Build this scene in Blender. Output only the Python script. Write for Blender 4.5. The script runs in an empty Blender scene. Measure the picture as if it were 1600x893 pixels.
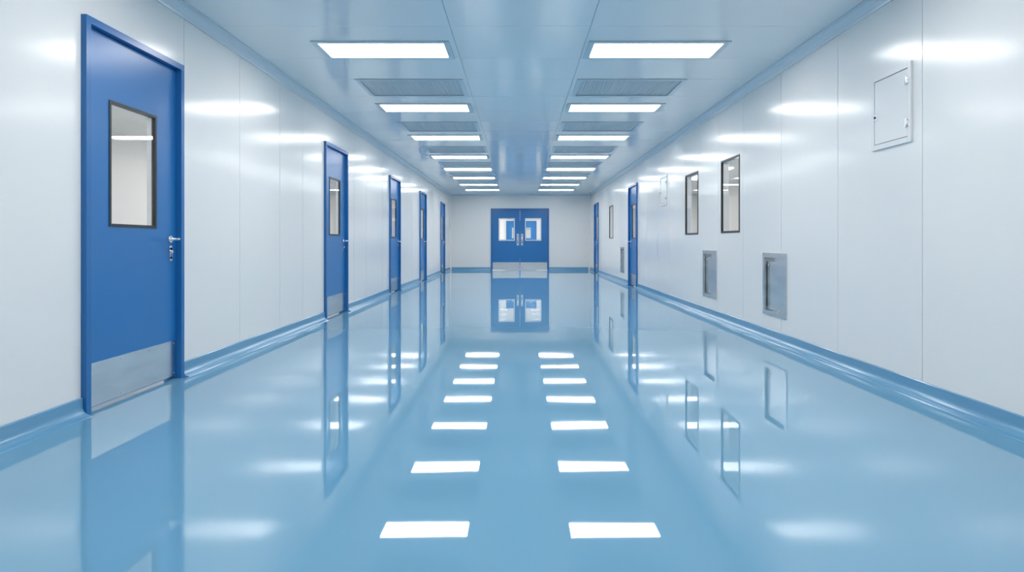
import bpy, bmesh, math
from mathutils import Vector, Matrix

WL, WR, CH, END, BACK = 2.40, 2.47, 2.63, 22.2, -3.5
CAMH = 0.95

# ------------------------------------------------------------------ materials
def new_mat(name):
    m = bpy.data.materials.new(name); m.use_nodes = True
    nt = m.node_tree
    return m, nt, nt.nodes['Principled BSDF']

def simple(name, col, rough=0.4, metal=0.0, ior=1.5, noise=0.0, nscale=8.0, bump=0.0, bscale=200.0, stretch=None, coat=0.0, cvar=0.0):
    m, nt, p = new_mat(name)
    p.inputs['Base Color'].default_value = (*col, 1)
    p.inputs['Roughness'].default_value = rough
    p.inputs['Metallic'].default_value = metal
    p.inputs['IOR'].default_value = ior
    p.inputs['Coat Weight'].default_value = coat
    tc = nt.nodes.new('ShaderNodeTexCoord')
    mp = nt.nodes.new('ShaderNodeMapping')
    if stretch: mp.inputs['Scale'].default_value = stretch
    nt.links.new(tc.outputs['Object'], mp.inputs['Vector'])
    n = nt.nodes.new('ShaderNodeTexNoise'); n.inputs['Scale'].default_value = nscale
    nt.links.new(mp.outputs[0], n.inputs['Vector'])
    mr = nt.nodes.new('ShaderNodeMapRange')
    mr.inputs['To Min'].default_value = max(0.0, rough*(1-noise)); mr.inputs['To Max'].default_value = min(1, rough*(1+noise))
    nt.links.new(n.outputs['Fac'], mr.inputs['Value'])
    nt.links.new(mr.outputs[0], p.inputs['Roughness'])
    if cvar > 0:
        mx = nt.nodes.new('ShaderNodeMixRGB')
        mx.inputs[1].default_value = (*[c*(1-cvar) for c in col], 1); mx.inputs[2].default_value = (*[min(1, c*(1+cvar)) for c in col], 1)
        nt.links.new(n.outputs['Fac'], mx.inputs[0]); nt.links.new(mx.outputs[0], p.inputs['Base Color'])
    if bump > 0:
        n2 = nt.nodes.new('ShaderNodeTexNoise'); n2.inputs['Scale'].default_value = bscale
        nt.links.new(mp.outputs[0], n2.inputs['Vector'])
        b = nt.nodes.new('ShaderNodeBump'); b.inputs['Strength'].default_value = 1.0
        b.inputs['Distance'].default_value = bump
        nt.links.new(n2.outputs['Fac'], b.inputs['Height'])
        nt.links.new(b.outputs[0], p.inputs['Normal'])
    return m

def emis(name, col, s):
    m, nt, p = new_mat(name)
    p.inputs['Base Color'].default_value = (0.9, 0.9, 0.9, 1)
    p.inputs['Emission Color'].default_value = (*col, 1)
    p.inputs['Emission Strength'].default_value = s
    return m

def glass(name, tint=(0.96, 0.97, 0.97), f0=0.07):
    # clear pane: transparent + mirror reflection mixed by Schlick Fresnel (same from either side)
    m = bpy.data.materials.new(name); m.use_nodes = True
    nt = m.node_tree; nt.nodes.clear()
    o = nt.nodes.new('ShaderNodeOutputMaterial')
    t = nt.nodes.new('ShaderNodeBsdfTransparent'); t.inputs[0].default_value = (*tint, 1)
    g = nt.nodes.new('ShaderNodeBsdfGlossy'); g.inputs['Roughness'].default_value = 0.01
    geo = nt.nodes.new('ShaderNodeNewGeometry')
    d = nt.nodes.new('ShaderNodeVectorMath'); d.operation = 'DOT_PRODUCT'
    nt.links.new(geo.outputs['Incoming'], d.inputs[0]); nt.links.new(geo.outputs['Normal'], d.inputs[1])
    def mth(op, a, b=None):
        n = nt.nodes.new('ShaderNodeMath'); n.operation = op
        for i, x in enumerate((a, b)):
            if x is None: continue
            if isinstance(x, (int, float)): n.inputs[i].default_value = x
            else: nt.links.new(x, n.inputs[i])
        return n.outputs[0]
    c = mth('ABSOLUTE', d.outputs['Value'])
    s = mth('POWER', mth('SUBTRACT', 1.0, c), 5.0)
    F = mth('ADD', mth('MULTIPLY', s, 1-f0), f0)
    mx = nt.nodes.new('ShaderNodeMixShader')
    nt.links.new(F, mx.inputs[0]); nt.links.new(t.outputs[0], mx.inputs[1]); nt.links.new(g.outputs[0], mx.inputs[2])
    nt.links.new(mx.outputs[0], o.inputs[0])
    return m

M = {}
M['wall'] = simple('wall_panel_white', (0.86, 0.848, 0.832), 0.165, ior=1.5, noise=0.10, nscale=3, bump=0.00005, bscale=220)
M['seam'] = simple('panel_seam_grey', (0.33, 0.34, 0.36), 0.5)
M['ceil'] = simple('ceiling_panel', (0.84, 0.86, 0.87), 0.14, ior=1.6, noise=0.2, nscale=2)
M['ceilseam'] = simple('ceiling_seam', (0.36, 0.46, 0.54), 0.5)
M['cornice'] = simple('cornice_metal', (0.66, 0.73, 0.79), 0.22, metal=0.2, ior=1.5)
M['base'] = simple('base_cove_blue', (0.14, 0.34, 0.53), 0.16, ior=1.5)
M['door'] = simple('door_blue_paint', (0.020, 0.175, 0.46), 0.27, ior=1.5, bump=0.00004, bscale=300)
M['frame'] = simple('door_frame_blue', (0.017, 0.155, 0.42), 0.25, ior=1.5)
M['black'] = simple('gasket_black', (0.025, 0.027, 0.03), 0.4)
M['steel'] = simple('brushed_steel', (0.70, 0.71, 0.72), 0.24, metal=1.0, noise=0.1, nscale=3, stretch=(1, 1, 5), cvar=0.16)
M['chrome'] = simple('handle_metal', (0.80, 0.81, 0.83), 0.18, metal=1.0)
M['white'] = simple('hatch_white', (0.82, 0.815, 0.81), 0.25)
M['silver'] = simple('window_trim_silver', (0.80, 0.82, 0.84), 0.3, metal=0.4)
M['vent'] = simple('vent_grille', (0.64, 0.70, 0.74), 0.4, metal=0.2)
M['ventdark'] = simple('vent_interior', (0.36, 0.41, 0.45), 0.7)
M['lighttrim'] = simple('light_trim', (0.54, 0.63, 0.69), 0.3, metal=0.3)
M['light'] = emis('light_diffuser', (1.0, 0.975, 0.945), 13.8)
M['light2'] = emis('room_light_diffuser', (1.0, 0.98, 0.96), 15.0)
M['light3'] = emis('vestibule_light_diffuser', (1.0, 0.98, 0.96), 7.0)
M['glass'] = glass('window_glass')
M['room'] = simple('back_room_paint', (0.82, 0.81, 0.79), 0.5)
M['roomfloor'] = simple('back_room_floor', (0.55, 0.60, 0.63), 0.3)
M['red'] = simple('indicator_red', (0.4, 0.05, 0.04), 0.3)

# glossy floor with a gentle self-levelling ripple
def floor_mat():
    m, nt, p = new_mat('epoxy_floor_blue')
    p.inputs['IOR'].default_value = 1.8
    tc = nt.nodes.new('ShaderNodeTexCoord')
    n = nt.nodes.new('ShaderNodeTexNoise'); n.inputs['Scale'].default_value = 0.9; n.inputs['Detail'].default_value = 1.5
    nt.links.new(tc.outputs['Object'], n.inputs['Vector'])
    mr = nt.nodes.new('ShaderNodeMapRange'); mr.inputs['To Min'].default_value = 0.012; mr.inputs['To Max'].default_value = 0.035
    nt.links.new(n.outputs['Fac'], mr.inputs['Value']); nt.links.new(mr.outputs[0], p.inputs['Roughness'])
    cr = nt.nodes.new('ShaderNodeMixRGB'); cr.inputs[1].default_value = (0.155, 0.350, 0.510, 1); cr.inputs[2].default_value = (0.165, 0.370, 0.535, 1)
    nt.links.new(n.outputs['Fac'], cr.inputs[0]); nt.links.new(cr.outputs[0], p.inputs['Base Color'])
    n2 = nt.nodes.new('ShaderNodeTexNoise'); n2.inputs['Scale'].default_value = 1.6; n2.inputs['Detail'].default_value = 1.0
    nt.links.new(tc.outputs['Object'], n2.inputs['Vector'])
    b = nt.nodes.new('ShaderNodeBump'); b.inputs['Strength'].default_value = 1.0; b.inputs['Distance'].default_value = 0.0008
    nt.links.new(n2.outputs['Fac'], b.inputs['Height']); nt.links.new(b.outputs[0], p.inputs['Normal'])
    return m
M['floor'] = floor_mat()

# ------------------------------------------------------------------ builder
class B:
    def __init__(s, name, fmap=None, bevel=0.0):
        s.name = name; s.bm = bmesh.new(); s.mats = []; s.f = fmap or (lambda u, v, w: Vector((u, w, v))); s.bev = bevel
    def mi(s, k):
        if k not in s.mats: s.mats.append(k)
        return s.mats.index(k)
    # box in local (u along, v up, w out)
    def box(s, u0, u1, v0, v1, w0, w1, mat):
        i = s.mi(mat)
        vs = [s.bm.verts.new(s.f(u, v, w)) for u in (u0, u1) for v in (v0, v1) for w in (w0, w1)]
        for q in ((0,1,3,2),(4,6,7,5),(0,4,5,1),(2,3,7,6),(0,2,6,4),(1,5,7,3)):
            f = s.bm.faces.new([vs[a] for a in q]); f.material_index = i
    def pane(s, u0, u1, v0, v1, w, mat):
        i = s.mi(mat)
        f = s.bm.faces.new([s.bm.verts.new(s.f(u, v, w)) for u, v in ((u0, v0), (u1, v0), (u1, v1), (u0, v1))]); f.material_index = i
    def ring(s, u0, u1, v0, v1, t, w0, w1, mat, tb=None):
        tb = t if tb is None else tb
        s.box(u0, u0+t, v0, v1, w0, w1, mat); s.box(u1-t, u1, v0, v1, w0, w1, mat)
        s.box(u0+t, u1-t, v1-t, v1, w0, w1, mat)
        if tb > 0: s.box(u0+t, u1-t, v0, v0+tb, w0, w1, mat)
    def cyl(s, a, b, r, mat, seg=16):
        i = s.mi(mat)
        A = s.f(*a); Bp = s.f(*b); d = Bp-A
        rot = d.to_track_quat('Z', 'Y').to_matrix().to_4x4()
        mt = Matrix.Translation((A+Bp)/2) @ rot
        r_ = bmesh.ops.create_cone(s.bm, cap_ends=True, segments=seg, radius1=r, radius2=r, depth=d.length, matrix=mt)
        fs = set(f for v in r_['verts'] for f in v.link_faces)
        for f in fs: f.material_index = i; f.smooth = len(f.verts) == 4
    def extrude(s, prof, u0, u1, mat):
        i = s.mi(mat)
        a = [s.bm.verts.new(s.f(u0, v, w)) for w, v in prof]
        b = [s.bm.verts.new(s.f(u1, v, w)) for w, v in prof]
        n = len(prof)
        for k in range(n):
            f = s.bm.faces.new((a[k], a[(k+1) % n], b[(k+1) % n], b[k])); f.material_index = i
            f.smooth = False
        for q in (a, b[::-1]):
            f = s.bm.faces.new(q); f.material_index = i
    def done(s):
        bmesh.ops.recalc_face_normals(s.bm, faces=s.bm.faces)
        me = bpy.data.meshes.new(s.name); s.bm.to_mesh(me); s.bm.free()
        for k in s.mats: me.materials.append(M[k])
        o = bpy.data.objects.new(s.name, me); bpy.context.collection.objects.link(o)
        if s.bev:
            m = o.modifiers.new('bevel', 'BEVEL'); m.width = s.bev; m.segments = 2; m.limit_method = 'ANGLE'
        return o

LEFT = lambda u, v, w: Vector((-WL + w, u, v))
RIGHT = lambda u, v, w: Vector((WR - w, u, v))
ENDM = lambda u, v, w: Vector((u, END - w, v))
CEIL = lambda u, v, w: Vector((v, u, CH - w))     # u = depth, v = across, w = down

def panelled(b, u0, u1, v0, v1, useams, openings, mat, seam, vseams=(), th=0.08, g=0.003, rec=0.004):
    """flat panelled surface: cells with real grooves at the seams and real openings"""
    us = {u0, u1}
    for s in useams:
        if u0 < s < u1: us |= {s-g, s+g}
    vs = {v0, v1}
    for s in vseams: vs |= {s-g, s+g}
    for o in openings: us |= {o[0], o[1]}; vs |= {o[2], o[3]}
    us = sorted(us); vs = sorted(vs)
    ism = lambda c, L: any(abs(c-s) < g for s in L)
    for a, c in zip(us, us[1:]):
        if c-a < 1e-6: continue
        mu = (a+c)/2
        cells = []
        for d, e in zip(vs, vs[1:]):
            if e-d < 1e-6: continue
            mv = (d+e)/2
            if any(o[0] < mu < o[1] and o[2] < mv < o[3] for o in openings): k = None
            elif ism(mu, useams) or ism(mv, vseams): k = 's'
            else: k = 'p'
            if cells and cells[-1][2] == k: cells[-1][1] = e
            else: cells.append([d, e, k])
        for d, e, k in cells:
            if k == 'p': b.box(a, c, d, e, -th, 0, mat)
            elif k == 's': b.box(a, c, d, e, -th, -rec, seam)

# ------------------------------------------------------------------ layout data
DW = 1.03; DH = 2.205
left_doors = [3.505, 7.87, 11.82, 15.42, 19.55]
right_doors = [13.32, 19.85]
windows_r = [(7.16, 7.82), (8.82, 9.50), (16.8, 17.5)]
WZ = (1.065, 1.945)
hatches = [(4.01, 4.46), (10.65, 11.15)]
boxes = [(5.895, 6.466), (7.99, 8.58), (15.0, 15.55)]
BZ = (0.238, 0.85)

ol = [(d, d+DW, 0.0, DH) for d in left_doors]
orr = [(d, d+DW, 0.0, DH) for d in right_doors] + [(a, b_, *WZ) for a, b_ in windows_r] \
    + [(a+0.03, b_-0.03, BZ[0]+0.03, BZ[1]-0.03) for a, b_ in boxes]

lseams = [-2.8, -1.8, -0.8, 0.2, 1.15, 2.1, 4.585, 5.50, 6.42, 7.10, 9.3, 10.05, 11.25, 13.2, 14.3, 15.1, 17.0, 18.0, 19.0, 21.2]
rseams = [-2.2, -1.2, -0.2, 0.8, 1.85, 2.88, 3.92, 4.96, 6.03, 7.06, 7.94, 8.70, 9.62, 10.5, 11.4, 12.4, 14.7, 15.8, 16.6, 17.7, 18.8, 21.2]

b = B('wall_left', LEFT); panelled(b, BACK, END, 0, CH, lseams, ol, 'wall', 'seam'); b.done()
b = B('wall_right', RIGHT); panelled(b, BACK, END, 0, CH, rseams, orr, 'wall', 'seam'); b.done()
DD0, DD1, DDH = -0.98, 1.04, 2.14
b = B('wall_end', ENDM); panelled(b, -WL, WR, 0, CH, [], [(DD0, DD1, 0, DDH)], 'wall', 'seam'); b.done()
b = B('wall_back'); b.box(-WL, WR, 0, CH, BACK-0.1, BACK, 'wall'); b.done()

b = B('floor'); b.box(-WL-0.1, WR+0.1, -0.1, 0, BACK-0.1, END+0.1, 'floor'); b.done()

# ------------------------------------------------------------------ ceiling
LZ = [-3.7+2.35, 0.95, 3.15, 5.37, 7.76, 10.02, 12.32, 14.40, 16.35, 18.28, 20.15]
LLEN = 0.43
lights = []; vents = []; cs = []
for i, z in enumerate(LZ):
    lights += [(z, z+LLEN, -1.69, -0.615), (z, z+LLEN, 0.635, 1.74)]
    nz = LZ[i+1] if i+1 < len(LZ) else z+2.0
    p = nz-z
    v0 = z + 0.515*p; v1 = min(v0+0.70, nz-0.35)
    if v0 > 5 and v1 < END-0.3 and nz < 21: vents += [(v0, v1, -1.66, -0.61), (v0, v1, 0.63, 1.70)]
    cs += [z-0.40, z+LLEN+0.035, v0-0.035]
co = [l for l in lights] + [v for v in vents]
b = B('ceiling', CEIL)
panelled(b, BACK, END, -WL-0.08, WR+0.08, cs, co, 'ceil', 'ceilseam', vseams=(-0.535, 0.555), g=0.0024)
b.done()

for l in lights:
    b = B('ceiling_light', CEIL)
    u0, u1, v0, v1 = l
    b.ring(u0-0.045, u1+0.03, v0-0.05, v1+0.03, 0.05, 0.0005, 0.010, 'lighttrim')
    e = 0.002
    b.box(u0+e, u1-e, v0+e, v1-e, -0.045, -0.004, 'light')
    b.done()
for l in vents:
    b = B('ceiling_vent', CEIL)
    u0, u1, v0, v1 = l; e = 0.002
    b.ring(u0-0.03, u1+0.03, v0-0.03, v1+0.03, 0.045, 0.0005, 0.009, 'lighttrim')
    b.box(u0+e, u1-e, v0+e, v1-e, -0.04, -0.025, 'ventdark')
    n = int((u1-u0)/0.03)
    for k in range(1, n):
        u = u0+(u1-u0)*k/n; b.box(u-0.007, u+0.007, v0+e, v1-e, -0.010, 0.0, 'vent')
    n = int((v1-v0)/0.03)
    for k in range(1, n):
        v = v0+(v1-v0)*k/n; b.box(u0+e, u1-e, v-0.007, v+0.007, -0.009, -0.001, 'vent')
    b.done()
# detector
b = B('smoke_detector', CEIL)
b.cyl((11.7, 0.01, 0.0), (11.7, 0.01, 0.015), 0.05, 'white', 32); b.cyl((11.7, 0.01, 0.015), (11.7, 0.01, 0.028), 0.035, 'white', 32)
b.cyl((11.68, 0.01, 0.028), (11.68, 0.01, 0.032), 0.008, 'red'); b.done()

# cornice (cove between wall and ceiling)
def cprof(s=0.08):
    P = [(0.0, CH), (0.0, CH-s), (0.012, CH-s), (0.016, CH-s+0.014)]
    for k in range(7):
        a = math.pi/2*k/6
        P.append((0.016+(s-0.03)*(1-math.cos(a)), CH-0.014-(s-0.03)*(1-math.sin(a))))
    P += [(s, CH-0.012), (s, CH)]
    return P
for nm, f in (('trim_1', LEFT), ('trim_2', RIGHT)):
    b = B(nm, f); b.extrude(cprof(), BACK, END, 'cornice'); b.done()
b = B('trim_3', ENDM); b.extrude(cprof(0.05), -WL+0.08, WR-0.08, 'cornice'); b.done()
# vertical corner coves
for nm, x, sgn in (('trim_4', -WL, 1), ('trim_5', WR, -1)):
    b = B(nm)
    P = [(0, 0), (0.05, 0), (0.03, -0.008), (0.008, -0.03), (0, -0.05)]
    i = b.mi('wall')
    lo = [b.bm.verts.new((x+sgn*p[0], END+p[1], 0.1)) for p in P]; hi = [b.bm.verts.new((x+sgn*p[0], END+p[1], CH-0.08)) for p in P]
    for k in range(5): b.bm.faces.new((lo[k], lo[(k+1) % 5], hi[(k+1) % 5], hi[k]))
    b.bm.faces.new(lo); b.bm.faces.new(hi); b.done()

# baseboard with cove
def bprof():
    P = [(0.0, 0.0), (0.0, 0.102), (0.008, 0.102), (0.012, 0.098), (0.012, 0.055)]
    for k in range(1, 8):
        a = math.pi/2*k/8
        P.append((0.012+0.05*(1-math.cos(a)), 0.055-0.05*math.sin(a)))
    P += [(0.062, 0.004), (0.066, 0.0)]
    return P
def basestrip(name, f, u0, u1, gaps):
    b = B(name, f); c = u0
    for g0, g1 in sorted(gaps):
        b.extrude(bprof(), c, g0-0.001, 'base'); c = g1+0.001
    b.extrude(bprof(), c, u1, 'base'); b.done()
basestrip('baseboard_left', LEFT, BACK, END, [(d, d+DW) for d in left_doors])
basestrip('baseboard_right', RIGHT, BACK, END, [(d, d+DW) for d in right_doors])
basestrip('baseboard_end', ENDM, -WL+0.067, WR-0.067, [(DD0, DD1)])

# ------------------------------------------------------------------ doors
def leaf(b, u0, u1, v0, v1, win, w0, w1, trimmat='black', kick=0.25, tw=0.018):
    a, c, d, e = win
    b.box(u0, a, v0, v1, w0, w1, 'door'); b.box(c, u1, v0, v1, w0, w1, 'door')
    b.box(a, c, v0, d, w0, w1, 'door'); b.box(a, c, e, v1, w0, w1, 'door')
    b.ring(a, c, d, e, tw, w1-0.020, w1+0.005, trimmat)
    b.ring(a, c, d, e, tw, w0-0.003, w1-0.021, 'silver')
    if trimmat != 'black': b.ring(a+tw, c-tw, d+tw, e-tw, 0.006, w1-0.015, w1+0.002, 'black')
    b.pane(a+tw, c-tw, d+tw, e-tw, w1-0.003, 'glass')
    # kick plate + screws
    b.box(u0+0.012, u1-0.012, v0+0.004, v0+kick, w1, w1+0.002, 'steel')
    n = 4
    for k in range(n):
        u = u0+0.03+(u1-u0-0.06)*k/(n-1)
        for v in (v0+0.025, v0+kick-0.02):
            b.cyl((u, v, w1+0.002), (u, v, w1+0.004), 0.005, 'seam', 10)

def single_door(name, f, y0):
    b = B(name, f)
    y1 = y0+DW; e = 0.002; t = 0.040
    b.ring(y0+e, y1-e, 0.0, DH-e, t, -0.09, 0.030, 'frame', tb=0)
    b.ring(y0+t, y1-t, 0.0, DH-t, 0.012, -0.09, -0.065, 'frame', tb=0)
    l0, l1, lt = y0+t+0.004, y1-t-0.004, DH-t-0.005
    win = (y0+0.255, y0+0.745, 1.045, 1.79)
    leaf(b, l0, l1, 0.02, lt, win, -0.058, -0.010)
    hu = l1-0.07
    w = -0.010
    b.cyl((hu, 0.975, w), (hu, 0.975, w+0.008), 0.026, 'chrome', 24)
    b.cyl((hu, 0.975, w), (hu, 0.975, w+0.060), 0.010, 'chrome')
    b.cyl((hu+0.010, 0.975, w+0.056), (hu-0.135, 0.975, w+0.056), 0.010, 'chrome')
    b.box(hu-0.017, hu+0.017, 0.84, 0.915, w, w+0.007, 'chrome')
    b.cyl((hu, 0.84, w), (hu, 0.84, w+0.007), 0.017, 'chrome'); b.cyl((hu, 0.915, w), (hu, 0.915, w+0.007), 0.017, 'chrome')
    b.cyl((hu, 0.89, w), (hu, 0.89, w+0.018), 0.011, 'chrome')
    b.box(hu-0.003, hu+0.003, 0.85, 0.875, w+0.007, w+0.009, 'black')
    hy = l0-0.002
    for z in (0.25, 1.1, 1.95):
        b.cyl((hy, z-0.05, w+0.006), (hy, z+0.05, w+0.006), 0.006, 'frame', 12)
    return b.done()
k = 1
for d in left_doors: single_door('door_%d' % k, LEFT, d); k += 1
for d in right_doors: single_door('door_%d' % k, RIGHT, d); k += 1

def double_door(name, f, u0, u1, H, win_h, hw=0.28):
    b = B(name, f); e = 0.002; t = 0.05
    b.ring(u0+e, u1-e, 0, H-e, t, -0.09, 0.03, 'frame', tb=0)
    m = (u0+u1)/2
    for s, (a, c) in ((-1, (u0+t+0.004, m-0.003)), (1, (m+0.003, u1-t-0.004))):
        mid = (a+c)/2 + (-s)*0.02
        leaf(b, a, c, 0.012, H-t-0.005, (mid-hw, mid+hw, *win_h), -0.058, -0.01, 'silver', 0.26, 0.03)
        hu = m+s*0.075
        b.box(hu-0.035, hu+0.035, 0.86, 1.26, -0.01, -0.006, 'steel')
        b.cyl((hu, 0.92, 0.03), (hu, 1.20, 0.03), 0.014, 'chrome')
        for z in (0.94, 1.18): b.cyl((hu, z, -0.008), (hu, z, 0.03), 0.008, 'chrome')
    return b.done()
double_door('door_%d' % k, ENDM, DD0, DD1, DDH, (1.02, 1.80)); k += 1

# ------------------------------------------------------------------ windows in right wall
for i, (a, c) in enumerate(windows_r):
    b = B('window_%d' % (i+1), RIGHT); e = 0.002
    b.ring(a+e, c-e, WZ[0]+e, WZ[1]-e, 0.022, -0.018, 0.006, 'black')
    b.ring(a+e, c-e, WZ[0]+e, WZ[1]-e, 0.026, -0.085, -0.019, 'silver')
    b.pane(a+0.024, c-0.024, WZ[0]+0.024, WZ[1]-0.024, -0.006, 'glass')
    b.done()

# ------------------------------------------------------------------ access hatches
for a, c in hatches:
    b = B('wall_access_hatch', RIGHT, bevel=0.0015); z0, z1 = 1.585, 2.092
    b.ring(a, c, z0, z1, 0.035, 0.0005, 0.016, 'white')
    b.box(a+0.035, c-0.035, z0+0.035, z1-0.035, 0.0005, 0.004, 'seam')
    b.box(a+0.040, c-0.040, z0+0.040, z1-0.040, 0.004, 0.013, 'white')
    for z in (z0+0.12, z1-0.12):
        b.cyl((a+0.040, z-0.028, 0.020), (a+0.040, z+0.028, 0.020), 0.006, 'chrome')
        b.box(a+0.04, a+0.065, z-0.022, z+0.022, 0.013, 0.017, 'chrome')
        b.box(a+0.014, a+0.036, z-0.022, z+0.022, 0.016, 0.0185, 'chrome')
    zc = (z0+z1)/2-0.03
    b.box(c-0.066, c-0.042, zc-0.02, zc+0.02, 0.013, 0.019, 'chrome')
    b.cyl((c-0.054, zc, 0.017), (c-0.054, zc, 0.025), 0.009, 'black')
    b.done()

# ------------------------------------------------------------------ stainless recessed pass boxes
for a, c in boxes:
    b = B('stainless_wall_box', RIGHT); z0, z1 = BZ; e = 0.0315
    b.ring(a, c, z0, z1, 0.045, 0.0005, 0.010, 'steel')
    b.ring(a+e, c-e, z0+e, z1-e, 0.008, -0.045, 0.004, 'steel')
    b.box(a+e, c-e, z0+e, z1-e, -0.060, -0.045, 'steel')
    b.box(a+0.055, c-0.055, z0+0.055, z1-0.085, -0.045, -0.020, 'steel')     # hatch door
    b.ring(a+0.075, c-0.075, z0+0.075, z1-0.105, 0.008, -0.020, -0.017, 'steel')
    for u in (a+0.10, c-0.10):
        b.cyl((u, z1-0.125, -0.020), (u, z1-0.125, -0.010), 0.010, 'chrome')
    for u in (a+0.02, c-0.02):
        for z in (z0+0.02, z1-0.02): b.cyl((u, z, 0.010), (u, z, 0.012), 0.005, 'seam', 10)
    b.done()

# ------------------------------------------------------------------ adjoining rooms (seen through the glass)
def side_room(tag, x0, x1, y0, y1, openside):
    b = B('room_floor_'+tag); b.box(x0, x1, -0.1, -0.001, y0, y1, 'roomfloor'); b.done()
    b = B('ceiling_'+tag); b.box(x0, x1, CH+0.001, CH+0.1, y0, y1, 'room'); b.done()
    if openside != 'l': b = B('wall_%s_outer_a' % tag); b.box(x0-0.1, x0, 0, CH, y0, y1, 'room'); b.done()
    if openside != 'r': b = B('wall_%s_outer_b' % tag); b.box(x1, x1+0.1, 0, CH, y0, y1, 'room'); b.done()
    if openside != 'n': b = B('wall_%s_near' % tag); b.box(x0, x1, 0, CH, y0-0.1, y0, 'room'); b.done()
    b = B('wall_%s_far' % tag); b.box(x0, x1, 0, CH, y1, y1+0.1, 'room'); b.done()
def room_light(x, y, wx=0.34, wy=2.6, m='light2'):
    b = B('ceiling_light'); b.box(x-wx/2, x+wx/2, CH-0.02, CH, y-wy/2, y+wy/2, m)
    b.done()
side_room('west', -6.2, -WL-0.101, 1.0, END, 'r')
side_room('east', WR+0.101, 6.2, 1.0, END, 'l')
for y in (3, 7.2, 11.4, 15.6, 19.8):
    room_light(-4.58, y); room_light(4.62, y)
side_room('north', -2.6, 2.7, END+0.101, 27.9, 'n')
room_light(-1.1, 25.0, 1.2, 3.0, 'light3'); room_light(1.1, 25.0, 1.2, 3.0, 'light3')
NORTH = lambda u, v, w: Vector((u, 27.898 - 0.09 - w, v))
double_door('door_%d' % k, NORTH, -0.56, 0.76, 1.9, (1.15, 1.6), 0.12)

# ------------------------------------------------------------------ world + camera
w = bpy.data.worlds.new('World'); bpy.context.scene.world = w; w.use_nodes = True
w.node_tree.nodes['Background'].inputs[0].default_value = (0.8, 0.87, 0.95, 1)
w.node_tree.nodes['Background'].inputs[1].default_value = 0.3
cam = bpy.data.cameras.new('camera'); co_ = bpy.data.objects.new('camera', cam); bpy.context.collection.objects.link(co_)
co_.location = (0, 0, CAMH); co_.rotation_euler = (math.pi/2, 0, 0)
cam.sensor_width = 36; cam.lens = 22.5; cam.sensor_fit = 'HORIZONTAL'
cam.shift_x = -11/1600; cam.shift_y = -67.5/1600
cam.clip_start = 0.05
bpy.context.scene.camera = co_
bpy.context.scene.view_settings.view_transform = 'Standard'
